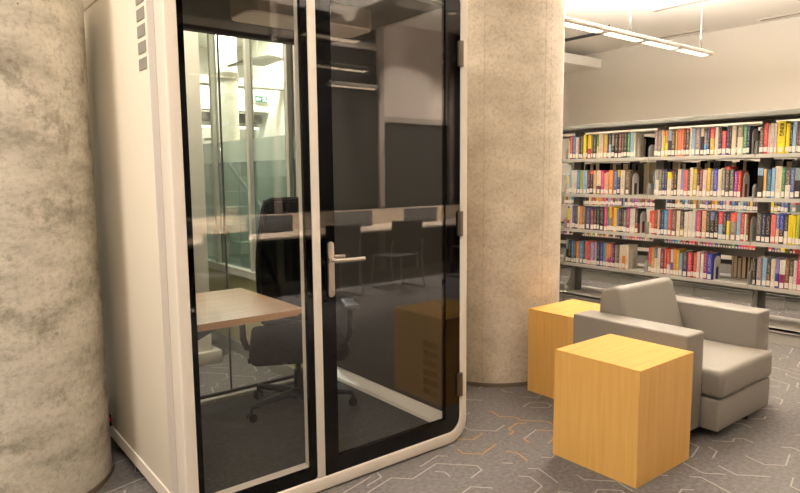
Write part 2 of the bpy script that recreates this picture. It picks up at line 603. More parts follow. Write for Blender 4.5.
def round_column(x, y, r, mat, label):
    t = thing('concrete_column', label, 'column', (x, y, 0), 0)
    b = new()
    N_ = 96
    lo = [b.verts.new((r * math.cos(2 * math.pi * k / N_), r * math.sin(2 * math.pi * k / N_), 0)) for k in range(N_)]
    hi = [b.verts.new((v.co.x, v.co.y, CEIL)) for v in lo]
    for k in range(N_):
        b.faces.new((lo[k], lo[(k + 1) % N_], hi[(k + 1) % N_], hi[k]))
    b.faces.new(lo[::-1]); b.faces.new(hi)
    obj('shaft', b, mat, t, smooth=True)
    b = new()
    ring(b, [(math.cos(a) * (r + 0.008), math.sin(a) * (r + 0.008)) for a in [2 * math.pi * k / N_ for k in range(N_)]],
         [(math.cos(a) * (r - 0.01), math.sin(a) * (r - 0.01)) for a in [2 * math.pi * k / N_ for k in range(N_)]], 0.0, 0.028, 'z')
    obj('base_seal', b, M['con_seal'], t)
    return t


M['con_seal'] = plain('column_base_sealant', (112, 100, 84), 0.8)
M['con_left'] = concrete('concrete_stained', (164, 156, 140), (200, 192, 176), (214, 206, 190))
M['con_right'] = concrete('concrete_smooth', (192, 179, 160), (208, 196, 178), (220, 208, 190), seams=[(-1.62, 0.02), (-1.5, 0.012), (-2.5, 0.01)])
round_column(0.293, 3.624, 0.51, M['con_left'], 'thick stained round concrete column beside the blank white side of the booth')
round_column(3.655, 3.44, 0.525, M['con_right'], 'smooth pale round concrete column between the booth door and the bookshelves')

# ------------------------------------------------------------------ glazing, low wall and atrium behind the booth
XG = 2.237
struct(bx('wall_low', M['curb'], None, XG, XG + 0.12, 3.98, 11.6, 0.0, 0.70))
b = new()
box(b, XG - 0.012, XG, 4.0, 11.6, 0.0, 0.1)
struct(obj('baseboard_low_wall', b, M['grey_wall']))
wy = [3.98, 4.12, 4.78, 5.5, 6.6, 7.7, 8.8, 9.9, 11.6]
for k, (a, c) in enumerate(zip(wy, wy[1:])):
    w = thing('window', 'tall atrium pane', 'window', (XG, a, 0.70))
    for key in ('label', 'category'):
        del w[key]
    w.name = 'window_%d' % (k + 1)
    w['kind'] = 'structure'
    b = new()
    box(b, XG - 0.005, XG + 0.05, a - 0.022, a + 0.022, 0.70, CEIL)
    box(b, XG - 0.03, XG + 0.05, a, c, 0.70, 0.76)
    obj('window_frame', b, M['alu'], w, world=True)
    b = new()
    box(b, XG + 0.0, XG + 0.048, a + 0.0225, a + 0.036, 0.76, CEIL)
    obj('window_gasket', b, M['dark_alu'], w, world=True)
    b = new()
    box(b, XG + 0.03, XG + 0.042, a + 0.036, c - 0.022, 0.76, 1.66)
    obj('lower_pane', b, M['teal_glass'], w, world=True)
    b = new()
    box(b, XG + 0.03, XG + 0.042, a + 0.036, c - 0.022, 1.66, 1.84)
    obj('frosted_band', b, M['frosted'], w, world=True)
    b = new()
    box(b, XG + 0.03, XG + 0.042, a + 0.036, c - 0.022, 1.84, CEIL)
    obj('upper_pane', b, M['window_glass'], w, world=True)

t = thing('square_pillar', 'pale square pillar on a white plinth standing behind the booth glass', 'pillar', (1.78, 5.2, 0))
bx('shaft', M['wall'], t, 1.55, 1.95, 5.0, 5.4, 0.1, CEIL)
bx('plinth', M['lamp_metal'], t, 1.48, 2.02, 4.95, 5.45, 0.0, 0.1, bevel=0.006)

# stairs behind the glazing
t = thing('staircase', 'pale staircase with a slim metal handrail behind the teal glazing', 'stairs', (3.1, 5.0, 0))
M['tread'] = plain('stair_tread', (150, 150, 128), 0.7)
for k in range(9):
    bx('stair_step', M['tread'], t, 2.75, 3.9, 5.0 + 0.28 * k, 5.3 + 0.28 * k + 0.02, 0.17 * k, 0.17 * (k + 1))
b = new()
tube(b, [(2.8, 5.0, 0.9), (2.8, 5.3, 0.98), (2.8, 6.45, 1.35 + 0.3), (2.8, 6.9, 1.66 + 0.3), (2.8, 7.1, 1.66 + 0.3)], 0.02, 10)
for k in range(4):
    y = 5.1 + 0.56 * k
    cyl(b, (2.8, y, 0.17 * (2 * k + 1)), (2.8, y, 0.92 + 0.34 * k), 0.012, n=8)
obj('handrail', b, M['steel'], t, smooth=True, world=True)

t = thing('concrete_pillar', 'slim round concrete pillar in the bright atrium behind the glazing', 'pillar', (3.95, 9.1, 0))
b = new(); cyl(b, (0, 0, 0), (0, 0, CEIL), 0.16, n=32)
obj('shaft', b, M['con_right'], t, smooth=True)
b = new(); cyl(b, (0, 0, 2.95), (0, 0, 3.05), 0.18, n=32)
obj('collar', b, M['con_seal'], t, smooth=True)
tag(bx('bulkhead_beam', M['wall'], None, 2.36, 5.11, 10.05, 10.3, 2.62, 2.98), 'white bulkhead beam carrying the green exit sign in the atrium', 'beam')
tag(bx('duct_beam', M['slot'], None, 2.36, 5.11, 9.4, 9.6, 2.93, 3.05), 'grey ceiling duct crossing the atrium above the exit sign', 'duct')
tag(bx('duct_soffit', M['dark_alu'], None, 2.36, 5.11, 10.32, 10.7, 2.452, 2.6), 'dark grey soffit below the white bulkhead in the atrium', 'soffit')
t = thing('strip_lamp', 'thin lit strip lamp along the dark soffit in the atrium', 'lamp', (3.8, 10.52, 2.36))
bx('diffuser', M['atrium_glow'], t, 2.4, 5.1, 10.50, 10.54, 2.36, 2.385)
bx('housing', M['lamp_metal'], t, 2.4, 5.1, 10.48, 10.56, 2.385, 2.451)
t = thing('exit_sign', 'small green exit sign with white running figure and arrow on white bulkhead', 'sign', (4.94, 10.05, 2.78))
bx('sign_box', M['alu'], t, 4.83, 5.07, 10.0, 10.05, 2.765, 2.885)
bx('sign_face', M['exit_green'], t, 4.84, 5.06, 9.996, 10.0, 2.773, 2.877)
b = new()
prism(b, [(4.85, 2.825), (4.885, 2.855), (4.885, 2.835), (4.935, 2.835), (4.935, 2.815), (4.885, 2.815), (4.885, 2.795)], 9.992, 9.996, 'y')
obj('arrow_symbol', b, M['exit_white'], t, world=True)
b = new()
cyl(b, (5.005, 9.992, 2.862), (5.005, 9.996, 2.862), 0.009, n=12)
for pth in ([(5.0, 2.85), (5.01, 2.82)], [(5.01, 2.82), (4.985, 2.805)], [(4.985, 2.805), (4.985, 2.785)], [(5.01, 2.82), (5.025, 2.8)], [(5.025, 2.8), (5.045, 2.795)],
            [(5.0, 2.845), (4.975, 2.835)], [(5.0, 2.845), (5.025, 2.84)]):
    tube(b, [(x, 9.994, z) for x, z in pth], 0.006, 6)
obj('running_figure', b, M['exit_white'], t, world=True)
t = thing('wing_lamp', 'grey wing shaped lamp hung from the bright atrium ceiling', 'lamp', (3.98, 8.0, 3.06))
b = new()
prism(b, [(3.70, 3.06), (3.98, 3.13), (4.26, 3.12), (4.26, 3.10), (4.0, 3.10), (3.72, 3.04)], 7.8, 8.5, 'y')
obj('wing', b, M['slot'], t, world=True)
b = new(); cyl(b, (3.98, 8.1, 3.12), (3.98, 8.1, CEIL), 0.006, n=8)
obj('stem', b, M['alu'], t, world=True)

# ------------------------------------------------------------------ partition, long table and chairs facing the booth (seen mirrored in its glass)
YP = -2.98
for k, (a, c) in enumerate([(0.6, 2.4), (2.4, 4.2), (4.2, 6.03), (6.03, 7.5), (7.5, 9.3)]):
    w = thing('window', 'x', 'x', (a, YP, 0))
    for key in ('label', 'category'):
        del w[key]
    w.name = 'window_%d' % (k + 20)
    w['kind'] = 'structure'
    bx('window_frame', M['partition'], w, a - 0.05, a + 0.05, YP - 0.06, YP + 0.06, 0, CEIL)
    if k == 3:
        bx('upper_panel', M['whiteboard'], w, a + 0.05, c - 0.05, YP - 0.02, YP, 2.45, CEIL)
        bx('transom', M['partition'], w, a + 0.05, c - 0.05, YP - 0.05, YP + 0.03, 2.36, 2.45)
    else:
        bx('upper_panel', M['tweed'], w, a + 0.05, c - 0.05, YP - 0.02, YP, 3.55, CEIL)
        bx('transom', M['partition'], w, a + 0.05, c - 0.05, YP - 0.05, YP + 0.03, 3.44, 3.55)
    bx('lower_panel', M['tweed'], w, a + 0.05, c - 0.05, YP - 0.02, YP, 0.0, 2.36 if k == 3 else 3.44)

t = thing('reading_table', 'long pale table against the dark partition, mirrored across the booth glass', 'table', (5.0, -2.4, 0))
bx('tabletop', M['table_top'], t, 1.6, 8.4, -2.84, -2.02, 0.735, 0.77, bevel=0.004)
bx('back_screen', M['table_top'], t, 1.6, 8.4, -2.86, -2.84, 0.735, 1.01)
for x in (1.8, 3.4, 5.0, 6.6, 8.2):
    for y in (-2.1, -2.76):
        b = new(); cyl(b, (x, y, 0), (x, y, 0.735), 0.02, n=12)
        obj('leg', b, M['steel'], t, smooth=True, world=True)
for k, (x, w) in enumerate([(2.5, 'first from the booth pane side'), (3.9, 'second from the booth pane side'), (5.26, 'between the two chairs mirrored in the door'), (6.57, 'beyond the second mirrored chair'), (7.9, 'at the far table end')]):
    tag(bx('table_divider', M['divider'], None, x - 0.33, x + 0.33, -2.66, -2.60, 0.7705, 1.0, bevel=0.004),
        'grey felt divider on the long pale table, ' + w, 'divider', 'felt dividers on the long table')


def side_chair(x, y, rz, label):
    t = thing('side_chair', label, 'chair', (x, y, 0), rz, 'dark chairs at the long table')
    b = new()
    prism(b, [(-0.24, -0.22), (0.24, -0.22), (0.23, 0.2), (-0.23, 0.2)], 0.43, 0.455, 'z', bevel=0.01)
    obj('seat', b, M['chair_shell'], t, smooth=True)
    b = new()
    rows = []
    for i in range(7):
        f = i / 6.0
        z = 0.50 + 0.43 * f
        hw = 0.235 + 0.03 * f if f < 0.95 else 0.26
        rows.append([b.verts.new((u * hw, 0.2 + 0.07 * f - 0.045 * (1 - u * u) * -1 + (0.0), z + (0.015 * u * u if i == 6 else 0))) for u in (-1, -0.66, -0.33, 0, 0.33, 0.66, 1)])
    fs = [b.faces.new((p[k], p[k + 1], q[k + 1], q[k])) for p, q in zip(rows, rows[1:]) for k in range(6)]
    bmesh.ops.solidify(b, geom=fs, thickness=0.018)
    obj('backrest', b, M['chair_shell'], t, smooth=True)
    for s in (-1, 1):
        b = new()
        tube(b, [(s * 0.25, 0.27, 0.68), (s * 0.255, 0.235, 0.45), (s * 0.26, 0.3, 0.03), (s * 0.26, 0.22, 0.012), (s * 0.26, -0.2, 0.012), (s * 0.255, -0.24, 0.05), (s * 0.235, -0.2, 0.44)], 0.011, 8)
        obj('leg', b, M['steel'], t, smooth=True)
    return t


for x, w in [(2.75, 'third from the mirrored divider'), (4.25, 'first of the two mirrored in the booth door'), (5.27, 'second of the two mirrored in the booth door'), (6.7, 'beyond the wooden cube mirrored in the door')]:
    side_chair(x, -1.62, 0.04, 'dark grey chair at the long table, ' + w)

# ------------------------------------------------------------------ the phone booth
X0, X1, YF, YB, ZT = 0.855, 2.50, 2.54, 3.93, 2.58
booth = thing('phone_booth', 'white glass fronted office phone booth standing between two round concrete columns', 'booth', ((X0 + X1) / 2, 3.2, 0))
# outer shell, a rounded tube running front to back
b = new()
ring(b, rrect(X0, X1, 0.008, ZT, 0.13, 10), rrect(X0 + 0.045, X1 - 0.045, 0.075, ZT - 0.045, 0.09, 10), YF + 0.10, YB)
obj('shell', b, M['panel_white'], booth, smooth=True, world=True)
b = new()
ring(b, rrect(X0 - 0.002, X1 + 0.002, 0.006, ZT + 0.002, 0.132, 10), rrect(X0 + 0.055, X1 - 0.053, 0.076, ZT - 0.05, 0.085, 10), YF, YF + 0.10)
es = [e for e in b.edges if abs(e.verts[0].co.y - YF) < 1e-5 and abs(e.verts[1].co.y - YF) < 1e-5 and len(e.link_faces) == 2
      and any(abs(f.normal.y) < 0.5 for f in e.link_faces)]
bmesh.ops.bevel(b, geom=es, offset=0.01, segments=3, profile=0.5, affect='EDGES')
obj('front_frame', b, M['white'], booth, smooth=True, world=True)
# flat outer side skin with its joint strip, foot rail and top rail
bx('side_panel', M['panel_white'], booth, X0 - 0.006, X0 + 0.01, 2.84 - 0.11, YB - 0.02, 0.145, 2.42, bevel=0.002)
bx('joint_strip', M['groove'], booth, X0 - 0.003, X0 + 0.004, 2.645, 2.73, 0.15, 2.42)
b = new()
prism(b, [(X0 - 0.012, 0.142), (X0 + 0.02, 0.142), (X0 + 0.06, 0.06), (X0 + 0.0, 0.06), (X0 - 0.012, 0.075)], YF + 0.10, YB, 'y', bevel=0.003)
obj('foot_rail', b, M['white'], booth, world=True)
b = new()
prism(b, [(X0 - 0.012, 2.42), (X0 + 0.01, 2.42), (X0 + 0.04, 2.55), (X0 + 0.02, 2.545), (X0 - 0.012, 2.47)], YF + 0.10, YB, 'y', bevel=0.003)
obj('top_rail', b, M['white'], booth, world=True)
bx('plinth', M['gap'], booth, X0 + 0.12, X1 - 0.12, YF + 0.03, YB - 0.03, 0.0, 0.05)
for k in range(6):
    z1 = 2.041 + 0.0672 * k
    g = new()
    box(g, X0 - 0.009, X0 - 0.004, 2.745, 2.848, z1 - 0.047, z1)
    obj('vent_grille', g, M['grille'], booth, world=True)
for k in range(6):
    z1 = 0.553 - 0.0585 * k
    g = new()
    for q in range(9):
        y = 2.703 + 0.0145 * q
        box(g, 2.413, 2.419, y, y + 0.008, z1 - 0.038, z1)
    obj('air_grille', g, M['dark_grille'], booth, world=True)
# inside: floor, cove, dark felt wall, ceiling with its lamp box
bx('inner_floor', M['booth_carpet'], booth, X0 + 0.05, 2.36, YF + 0.1, 3.86, 0.076, 0.10)
b = new()
prism(b, [(2.335, 0.098), (2.345, 0.116), (2.405, 0.150), (2.43, 0.152), (2.43, 0.098)], YF + 0.03, 3.86, 'y')
obj('cove_skirting', b, M['white'], booth, world=True)
bx('inner_wall', M['felt'], booth, 2.418, 2.436, YF + 0.1, 3.86, 0.152, 2.46)
bx('inner_wall', M['panel_white'], booth, X0 + 0.045, X0 + 0.06, YF + 0.1, 3.86, 0.1, 2.46)
bx('inner_ceiling', M['felt'], booth, X0 + 0.05, 2.43, YF + 0.1, 3.86, 2.455, 2.473)
b = new()
box(b, X0 + 0.06, 1.56, YF + 0.035, 2.625, 0.085, 0.135)
obj('inner_sill', b, M['white'], booth, world=True)
lamp_b = new()
ol = rrect(1.40, 2.16, 2.93, 3.19, 0.06, 8)
prism(lamp_b, ol, 2.352, 2.455, 'z')
lampbox = obj('ceiling_unit', lamp_b, M['slot'], booth, world=True)
g = new(); prism(g, rrect(1.405, 2.155, 2.935, 3.185, 0.058, 8), 2.344, 2.352, 'z')
obj('unit_cover', g, M['whiteboard'], lampbox, world=True)
bx('ceiling_vent', M['black'], booth, 1.02, 1.2, 3.15, 3.4, 2.449, 2.455)
# rear glass wall
bx('rear_pane', M['back_pane'], booth, X0 + 0.06, 1.628, 3.868, 3.878, 0.12, 2.445)
bx('rear_pane', M['back_pane'], booth, 1.636, 2.42, 3.868, 3.878, 0.12, 2.445)
bx('pane_joint', M['hinge'], booth, 1.628, 1.636, 3.866, 3.880, 0.12, 2.445)
b = new()
box(b, X0 + 0.05, 2.43, 3.85, 3.92, 2.428, 2.46)
obj('rear_header', b, M['felt'], booth, world=True)
bx('rear_seal', M['gap'], booth, X0 + 0.05, 2.43, 3.864, 3.884, 0.118, 0.136)
bx('rear_sill', M['white'], booth, X0 + 0.05, 2.43, 3.82, 3.90, 0.075, 0.118)
# mullion between fixed pane and door
bx('mullion', M['white'], booth, 1.496, 1.538, YF, YF + 0.10, 0.08, ZT - 0.05, bevel=0.004)
bx('inner_mullion', M['white'], booth, 1.466, 1.545, YF + 0.035, 2.61, 0.1, 2.46)
# fixed pane with its black border
fp = bx('fixed_pane', M['pane'], booth, 0.935, 1.461, YF + 0.012, YF + 0.022, 0.135, 2.46)
b = new()
ring(b, rrect(0.910, 1.496, 0.075, ZT - 0.05, 0.02, 4), rrect(0.935, 1.461, 0.135, 2.46, 0.004, 4), YF + 0.008, YF + 0.03)
obj('pane_border', b, M['frit'], fp, world=True)
# door
door = bx('glass_door', M['pane'], booth, 1.618, 2.338, YF + 0.012, YF + 0.022, 0.158, 2.46)
outer = rrect(1.539, 2.445, 0.075, ZT - 0.05, 0.085, 8)
outer = [(max(x, 1.539), z) for x, z in outer]
n9 = 9
sq = rrect(1.539, 2.445, 0.075, ZT - 0.05, 0.006, 8)
outer = outer[:n9] + sq[n9:3 * n9] + outer[3 * n9:]
b = new()
ring(b, outer, rrect(1.618, 2.338, 0.158, 2.46, 0.004, 8), YF + 0.004, YF + 0.034)
obj('door_border', b, M['frit'], door, world=True)
for z0 in (0.275, 1.2, 2.122):
    b = new()
    box(b, 2.432, 2.458, YF - 0.012, YF + 0.004, z0, z0 + 0.14, bevel=0.004)
    box(b, 2.424, 2.436, YF - 0.006, YF + 0.004, z0 + 0.005, z0 + 0.135)
    obj('door_hinge', b, M['hinge'], door, world=True)
b = new()
prism(b, rrect(1.572, 1.607, 0.965, 1.232, 0.017, 8), YF - 0.010, YF + 0.004, 'y', bevel=0.002)
cyl(b, (1.59, YF - 0.01, 1.145), (1.59, YF - 0.018, 1.145), 0.017, n=20)
cyl(b, (1.59, YF + 0.004, 1.02), (1.59, YF - 0.012, 1.02), 0.010, n=16)
tube(b, [(1.59, YF - 0.012, 1.145), (1.59, YF - 0.045, 1.145), (1.597, YF - 0.053, 1.145), (1.61, YF - 0.056, 1.145), (1.75, YF - 0.054, 1.142)], 0.0105, 12)
obj('door_handle', b, M['steel'], door, smooth=True, world=True)
b = new()
tube(b, [(1.60, YF + 0.034, 1.145), (1.60, YF + 0.085, 1.145), (1.61, YF + 0.09, 1.145), (1.73, YF + 0.09, 1.142)], 0.0105, 12)
obj('inner_handle', b, M['steel'], door, smooth=True, world=True)

# ------------------------------------------------------------------ desk and office chair inside the booth
desk = thing('desk', 'wall mounted wooden desk with chamfered edge inside the glass booth', 'desk', (1.3, 3.4, 0.79))
b = new()
prism(b, [(X0 + 0.061, 0.822), (1.695, 0.822), (1.695, 0.812), (1.655, 0.787), (X0 + 0.061, 0.787)], 2.985, 3.81, 'y')
top = obj('tabletop', b, [M['desk_wood'], M['desk_edge']], desk, world=True)
for p in top.data.polygons:
    if p.normal.z < 0.7:
        p.material_index = 1
b = new()
prism(b, [(X0 + 0.061, 0.785), (1.45, 0.785), (1.45, 0.76), (X0 + 0.061, 0.56)], 3.60, 3.63, 'y')
obj('wall_bracket', b, M['black'], desk, world=True)
b = new()
prism(b, [(X0 + 0.061, 0.785), (1.25, 0.785), (1.25, 0.76), (X0 + 0.061, 0.62)], 3.10, 3.13, 'y')
obj('wall_bracket', b, M['black'], desk, world=True)

oc = thing('office_chair', 'black mesh back swivel office chair facing out of the glass booth', 'chair', (1.865, 3.38, 0.10), math.radians(-27))
b = new()
box(b, -0.285, 0.285, -0.30, 0.21, 0.372, 0.485, bevel=0.042, seg=5)
for v in b.verts:
    v.co.z += -0.025 * max(0, (-v.co.y - 0.17)) / 0.13 + 0.012 * (v.co.x / 0.285) ** 2
obj('seat', b, M['black_fabric'], oc, smooth=True)
b = new(); box(b, -0.17, 0.17, -0.15, 0.18, 0.345, 0.388, bevel=0.015)
obj('seat_pan', b, M['black'], oc, smooth=True)


def back_pt(u, f):
    """u -1..1 across, f 0..1 up"""
    hw = 0.205 + 0.035 * math.sin(math.pi * min(1, f * 1.1)) - 0.02 * f
    lean = 0.215 + 0.03 * math.sin(math.pi * f * 0.9) * -1 + 0.07 * f
    return Vector((u * hw, lean + 0.05 * (1 - u * u) , 0.50 + 0.79 * f))


M['mesh'] = glass('chair_mesh', 0.0, (0.30, 0.30, 0.30), ((20, 19, 18), 0.93))
b = new()
NU, NF = 12, 14
rows = [[b.verts.new(back_pt(-1 + 2 * i / NU, j / NF)) for i in range(NU + 1)] for j in range(NF + 1)]
fs = [b.faces.new((p[k], p[k + 1], q[k + 1], q[k])) for p, q in zip(rows, rows[1:]) for k in range(NU)]
bmesh.ops.solidify(b, geom=fs, thickness=0.004)
back = obj('backrest', b, M['mesh'], oc, smooth=True)
b = new()
loop = [back_pt(-1, j / 12) for j in range(12)] + [back_pt(-0.93, 0.975), back_pt(-0.75, 1.0)] + [back_pt(-0.5 + 0.25 * i, 1.0) for i in range(5)] + [back_pt(0.75, 1.0), back_pt(0.93, 0.975)] + [back_pt(1, 1 - j / 12) for j in range(1, 13)]
tube(b, loop, 0.016, 10)
tube(b, [back_pt(-1, 0), back_pt(-0.5, -0.01), back_pt(0, -0.015), back_pt(0.5, -0.01), back_pt(1, 0)], 0.018, 10)
obj('back_frame', b, M['black'], back, smooth=True)
b = new()
for s in (-1, 1):
    tube(b, [(0.0, 0.22, 0.40), (s * 0.04, 0.30, 0.52), (s * 0.12, 0.335, 0.76), (s * 0.21, 0.27, 0.99)], [0.028, 0.024, 0.018, 0.013], 10)
tube(b, [(0, 0.1, 0.37), (0, 0.24, 0.38), (0, 0.30, 0.46)], 0.03, 10)
obj('back_support', b, M['black'], oc, smooth=True)
for s in (-1, 1):
    b = new()
    tube(b, [(s * 0.15, 0.06, 0.368), (s * 0.24, 0.06, 0.368), (s * 0.31, 0.055, 0.39), (s * 0.33, 0.045, 0.45), (s * 0.33, 0.03, 0.63)], [0.022, 0.022, 0.021, 0.02, 0.018], 10)
    a_ = obj('armrest', b, M['black'], oc, smooth=True)
    b = new()
    box(b, s * 0.33 - 0.045, s * 0.33 + 0.045, -0.10, 0.14, 0.625, 0.655, bevel=0.012, seg=3)
    obj('arm_pad', b, M['black'], a_, smooth=True)
b = new()
cyl(b, (0, 0, 0.10), (0, 0, 0.25), 0.03, 0.028); cyl(b, (0, 0, 0.25), (0, 0, 0.35), 0.018)
obj('gas_lift', b, M['black'], oc, smooth=True)
b = new(); tube(b, [(-0.1, -0.05, 0.36), (-0.24, -0.06, 0.35), (-0.30, -0.065, 0.335)], [0.010, 0.012, 0.016], 8)
obj('lever', b, M['black'], oc, smooth=True)
b = new(); cyl(b, (0, 0, 0.075), (0, 0, 0.135), 0.055, 0.045)
obj('base_hub', b, M['black'], oc, smooth=True)
for k in range(5):
    a = math.radians(-104 + 72 * k + 27)
    ca, sa = math.cos(a), math.sin(a)
    b = new()
    tube(b, [(0.03 * ca, 0.03 * sa, 0.105), (0.18 * ca, 0.18 * sa, 0.098), (0.335 * ca, 0.335 * sa, 0.083)], [0.034, 0.027, 0.02], 10, flat=0.8)
    leg = obj('base_leg', b, M['black'], oc, smooth=True)
    b = new()
    c = Vector((0.335 * ca, 0.335 * sa, 0.028))
    cyl(b, (c.x, c.y, 0.085), (c.x, c.y, 0.05), 0.012)
    for q in (-1, 1):
        d0, d1 = Vector((-sa, ca, 0)) * (0.006 * q), Vector((-sa, ca, 0)) * (0.024 * q)
        cyl(b, c + d0, c + d1, 0.0275, n=20)
    box(b, c.x - 0.012, c.x + 0.012, c.y - 0.012, c.y + 0.012, 0.032, 0.06, bevel=0.004)
    obj('caster', b, M['black'], leg, smooth=True)

t = thing('power_plug', 'small black power plug with a red tip beside the stained column on the booth side', 'plug', (X0 - 0.02, 3.70, 0.16))
b = new()
box(b, X0 - 0.030, X0 - 0.0125, 3.69, 3.72, 0.150, 0.215, bevel=0.004)
obj('plug_body', b, M['black'], t, world=True)
b = new(); tube(b, [(X0 - 0.022, 3.705, 0.21), (X0 - 0.022, 3.72, 0.26), (X0 - 0.022, 3.75, 0.28), (X0 - 0.024, 3.80, 0.2), (X0 - 0.026, 3.86, 0.0065), (X0 - 0.03, 3.9, 0.0065)], 0.0055, 8)
obj('cord', b, M['black'], t, smooth=True, world=True)
b = new(); box(b, X0 - 0.027, X0 - 0.009, 3.686, 3.6899, 0.18, 0.2)
obj('red_tip', b, M['red'], t, world=True)

# ------------------------------------------------------------------ maple cubes and armchair


def cube_table(x0, x1, y0, y1, h, label):
    t = thing('side_table', label, 'table', ((x0 + x1) / 2, (y0 + y1) / 2, 0), 0, 'maple cube tables')
    th = 0.02
    b = new(); box(b, x0, x1, y0, y1, h - 0.003, h, bevel=0.001, seg=1)
    obj('tabletop', b, M['maple_top_dimmed'], t, world=True)
    for a in ((x0, x1, y0, y0 + th), (x0, x1, y1 - th, y1), (x0, x0 + th, y0 + th, y1 - th), (x1 - th, x1, y0 + th, y1 - th)):
        bx('side_panel', M['maple'], t, *a, 0.0, h - 0.003)
    return t


cube_table(2.73, 3.25, 1.59, 2.095, 0.595, 'maple cube side table standing free in front of the grey armchair')
cube_table(3.425, 3.93, 2.462, 2.862, 0.597, 'maple cube side table tucked between the concrete column and the armchair back')

ac = thing('armchair', 'boxy grey vinyl lounge armchair beside the two maple cube tables', 'armchair', (3.368, 1.684, 0), 0.0)
AW, AD, AT, AR = 1.09, 0.765, 0.64, 0.195
for u in (0.0, AW - AR):
    b = new()
    box(b, u, u + AR, 0.0, AD, 0.065, AT, bevel=0.014, seg=4)
    obj('armrest', b, M['leather'], ac, smooth=True)
b = new()
box(b, AR + 0.002, AW - AR - 0.002, -0.098, AD - 0.02, 0.06, 0.245, bevel=0.012, seg=3)
obj('base_rail', b, M['leather'], ac, smooth=True)
b = new()
box(b, AR + 0.005, AW - AR - 0.005, -0.112, 0.60, 0.251, 0.402, bevel=0.034, seg=5)
for v in b.verts:
    if v.co.z > 0.33:
        uu = (v.co.x - AW / 2) / (AW / 2 - AR)
        v.co.z += 0.014 * (1 - uu * uu) + 0.012 * max(0, 0.3 - v.co.y) / 0.3
obj('seat_cushion', b, M['leather'], ac, smooth=True)
b = new()
prism(b, [(0.43, 0.40), (0.55, 0.800), (0.59, 0.815), (0.68, 0.785), (0.70, 0.76), (0.745, 0.12), (0.60, 0.12)], AR + 0.003, AW - AR - 0.045, 'x', bevel=0.024, seg=4)
obj('backrest', b, M['leather'], ac, smooth=True)
for u, v in ((0.70, -0.03), (AR + 0.1, 0.14), (0.1, AD - 0.08), (AW - 0.1, AD - 0.08)):
    b = new(); cyl(b, (u, v, 0), (u, v, 0.066), 0.024, 0.032)
    obj('leg', b, M['black'], ac, smooth=True)

# ------------------------------------------------------------------ bookshelves
ROWS = [1.70, 1.305, 0.90, 0.50]
SH = 0.035


def bookshelf(xf, joints, rows, top, label, canopy):
    """double faced steel shelving; xf = front edge of the shelves, joints = bay joints along Y"""
    ya, yb = joints[0], joints[-1]
    xc, xr = xf + 0.26, xf + 0.52
    t = thing('bookshelf', label, 'bookshelf', (xc, (ya + yb) / 2, 0), 0, 'steel library bookshelves')
    for y in joints:
        b = new()
        box(b, xc - 0.035, xc + 0.035, y - 0.045, y + 0.045, 0.0, top - 0.05)
        for z in [0.2 + 0.025 * 4 * k for k in range(18)]:
            box(b, xc - 0.037, xc - 0.034, y - 0.03, y - 0.02, z, z + 0.03)
            box(b, xc - 0.037, xc - 0.034, y + 0.02, y + 0.03, z, z + 0.03)
        obj('upright', b, M['shelf_dark'], t, world=True)
        b = new()
        prism(b, [(xf + 0.02, 0.10), (xf + 0.02, 0.22), (xf + 0.10, 0.27), (xf + 0.17, 0.44), (xc - 0.03, 0.44), (xc - 0.03, 0.10)], y - 0.002, y + 0.002, 'y')
        obj('base_bracket', b, M['shelf'], t, world=True)
    b = new()
    box(b, xf - 0.06, xr + 0.06, ya - 0.06, yb + 0.06, top - 0.045, top, bevel=0.004)
    obj('canopy', b, canopy, t, smooth=True, world=True)
    b = new()
    box(b, xc - 0.02, xc + 0.02, ya, yb, top - 0.066, top - 0.0451)  # dark strip standing in for the shade under the canopy
    obj('canopy_shade_strip', b, M['shelf_dark'], t, world=True)
    for y0, y1 in zip(joints, joints[1:]):
        for z in rows:
            for xa, xb, s in ((xf, xc - 0.04, 1), (xc + 0.04, xr, -1)):
                b = new()
                box(b, xa, xb, y0 + 0.004, y1 - 0.004, z - 0.012, z)
                xl = xa if s > 0 else xb
                box(b, min(xl, xl + s * 0.012), max(xl, xl + s * 0.012), y0 + 0.004, y1 - 0.004, z - SH, z - 0.0121)
                sh = obj('shelf', b, M['shelf'], t, world=True)
                if s > 0:
                    for y in (y0 + 0.005, y1 - 0.008):
                        b = new()
                        poly = [(xf + 0.004, z - 0.02), (xf + 0.004, z + 0.075)] + [(xf + 0.054 - 0.05 * math.cos(a), z + 0.075 + 0.05 * math.sin(a)) for a in [math.radians(15 * i) for i in range(7)]] + [(xc - 0.04, z + 0.13), (xc - 0.04, z - 0.02)]
                        prism(b, poly, y, y + 0.003, 'y')
                        obj('end_bracket', b, M['shelf'], sh, world=True)
        b = new()
        box(b, xc - 0.02, xc + 0.02, y0 + 0.05, y1 - 0.05, 0.725, 0.795)
        box(b, xc - 0.02, xc + 0.02, y0 + 0.05, y1 - 0.05, 0.40, 0.455)
        obj('spreader_bar', b, M['shelf_dark'], t, world=True)
        b = new()
        box(b, xf - 0.02, xr + 0.02, y0 + 0.004, y1 - 0.004, 0.12, 0.14)
        box(b, xf - 0.02, xf - 0.004, y0 + 0.004, y1 - 0.004, 0.105, 0.14)
        obj('base_deck', b, M['shelf'], t, world=True)
        b = new()
        box(b, xf - 0.008, xf + 0.006, y0 + 0.004, y1 - 0.004, 0.0, 0.095)
        obj('kick_plate', b, M['shelf'], t, world=True)
    return t


XS = 6.1
JOINTS = [1.475, 2.51, 3.545, 4.58, 5.615]
bookshelf(XS, JOINTS, ROWS, 2.075, 'long grey steel bookshelf full of books behind the grey armchair', M['canopy'])
X2 = 7.75
ROWS2 = [1.54, 1.085, 0.60]
bookshelf(X2, [1.75, 2.785, 3.82, 4.855, 5.89, 6.5], ROWS2, 2.125, 'second grey steel bookshelf seen through the gaps of the first one', M['wall'])

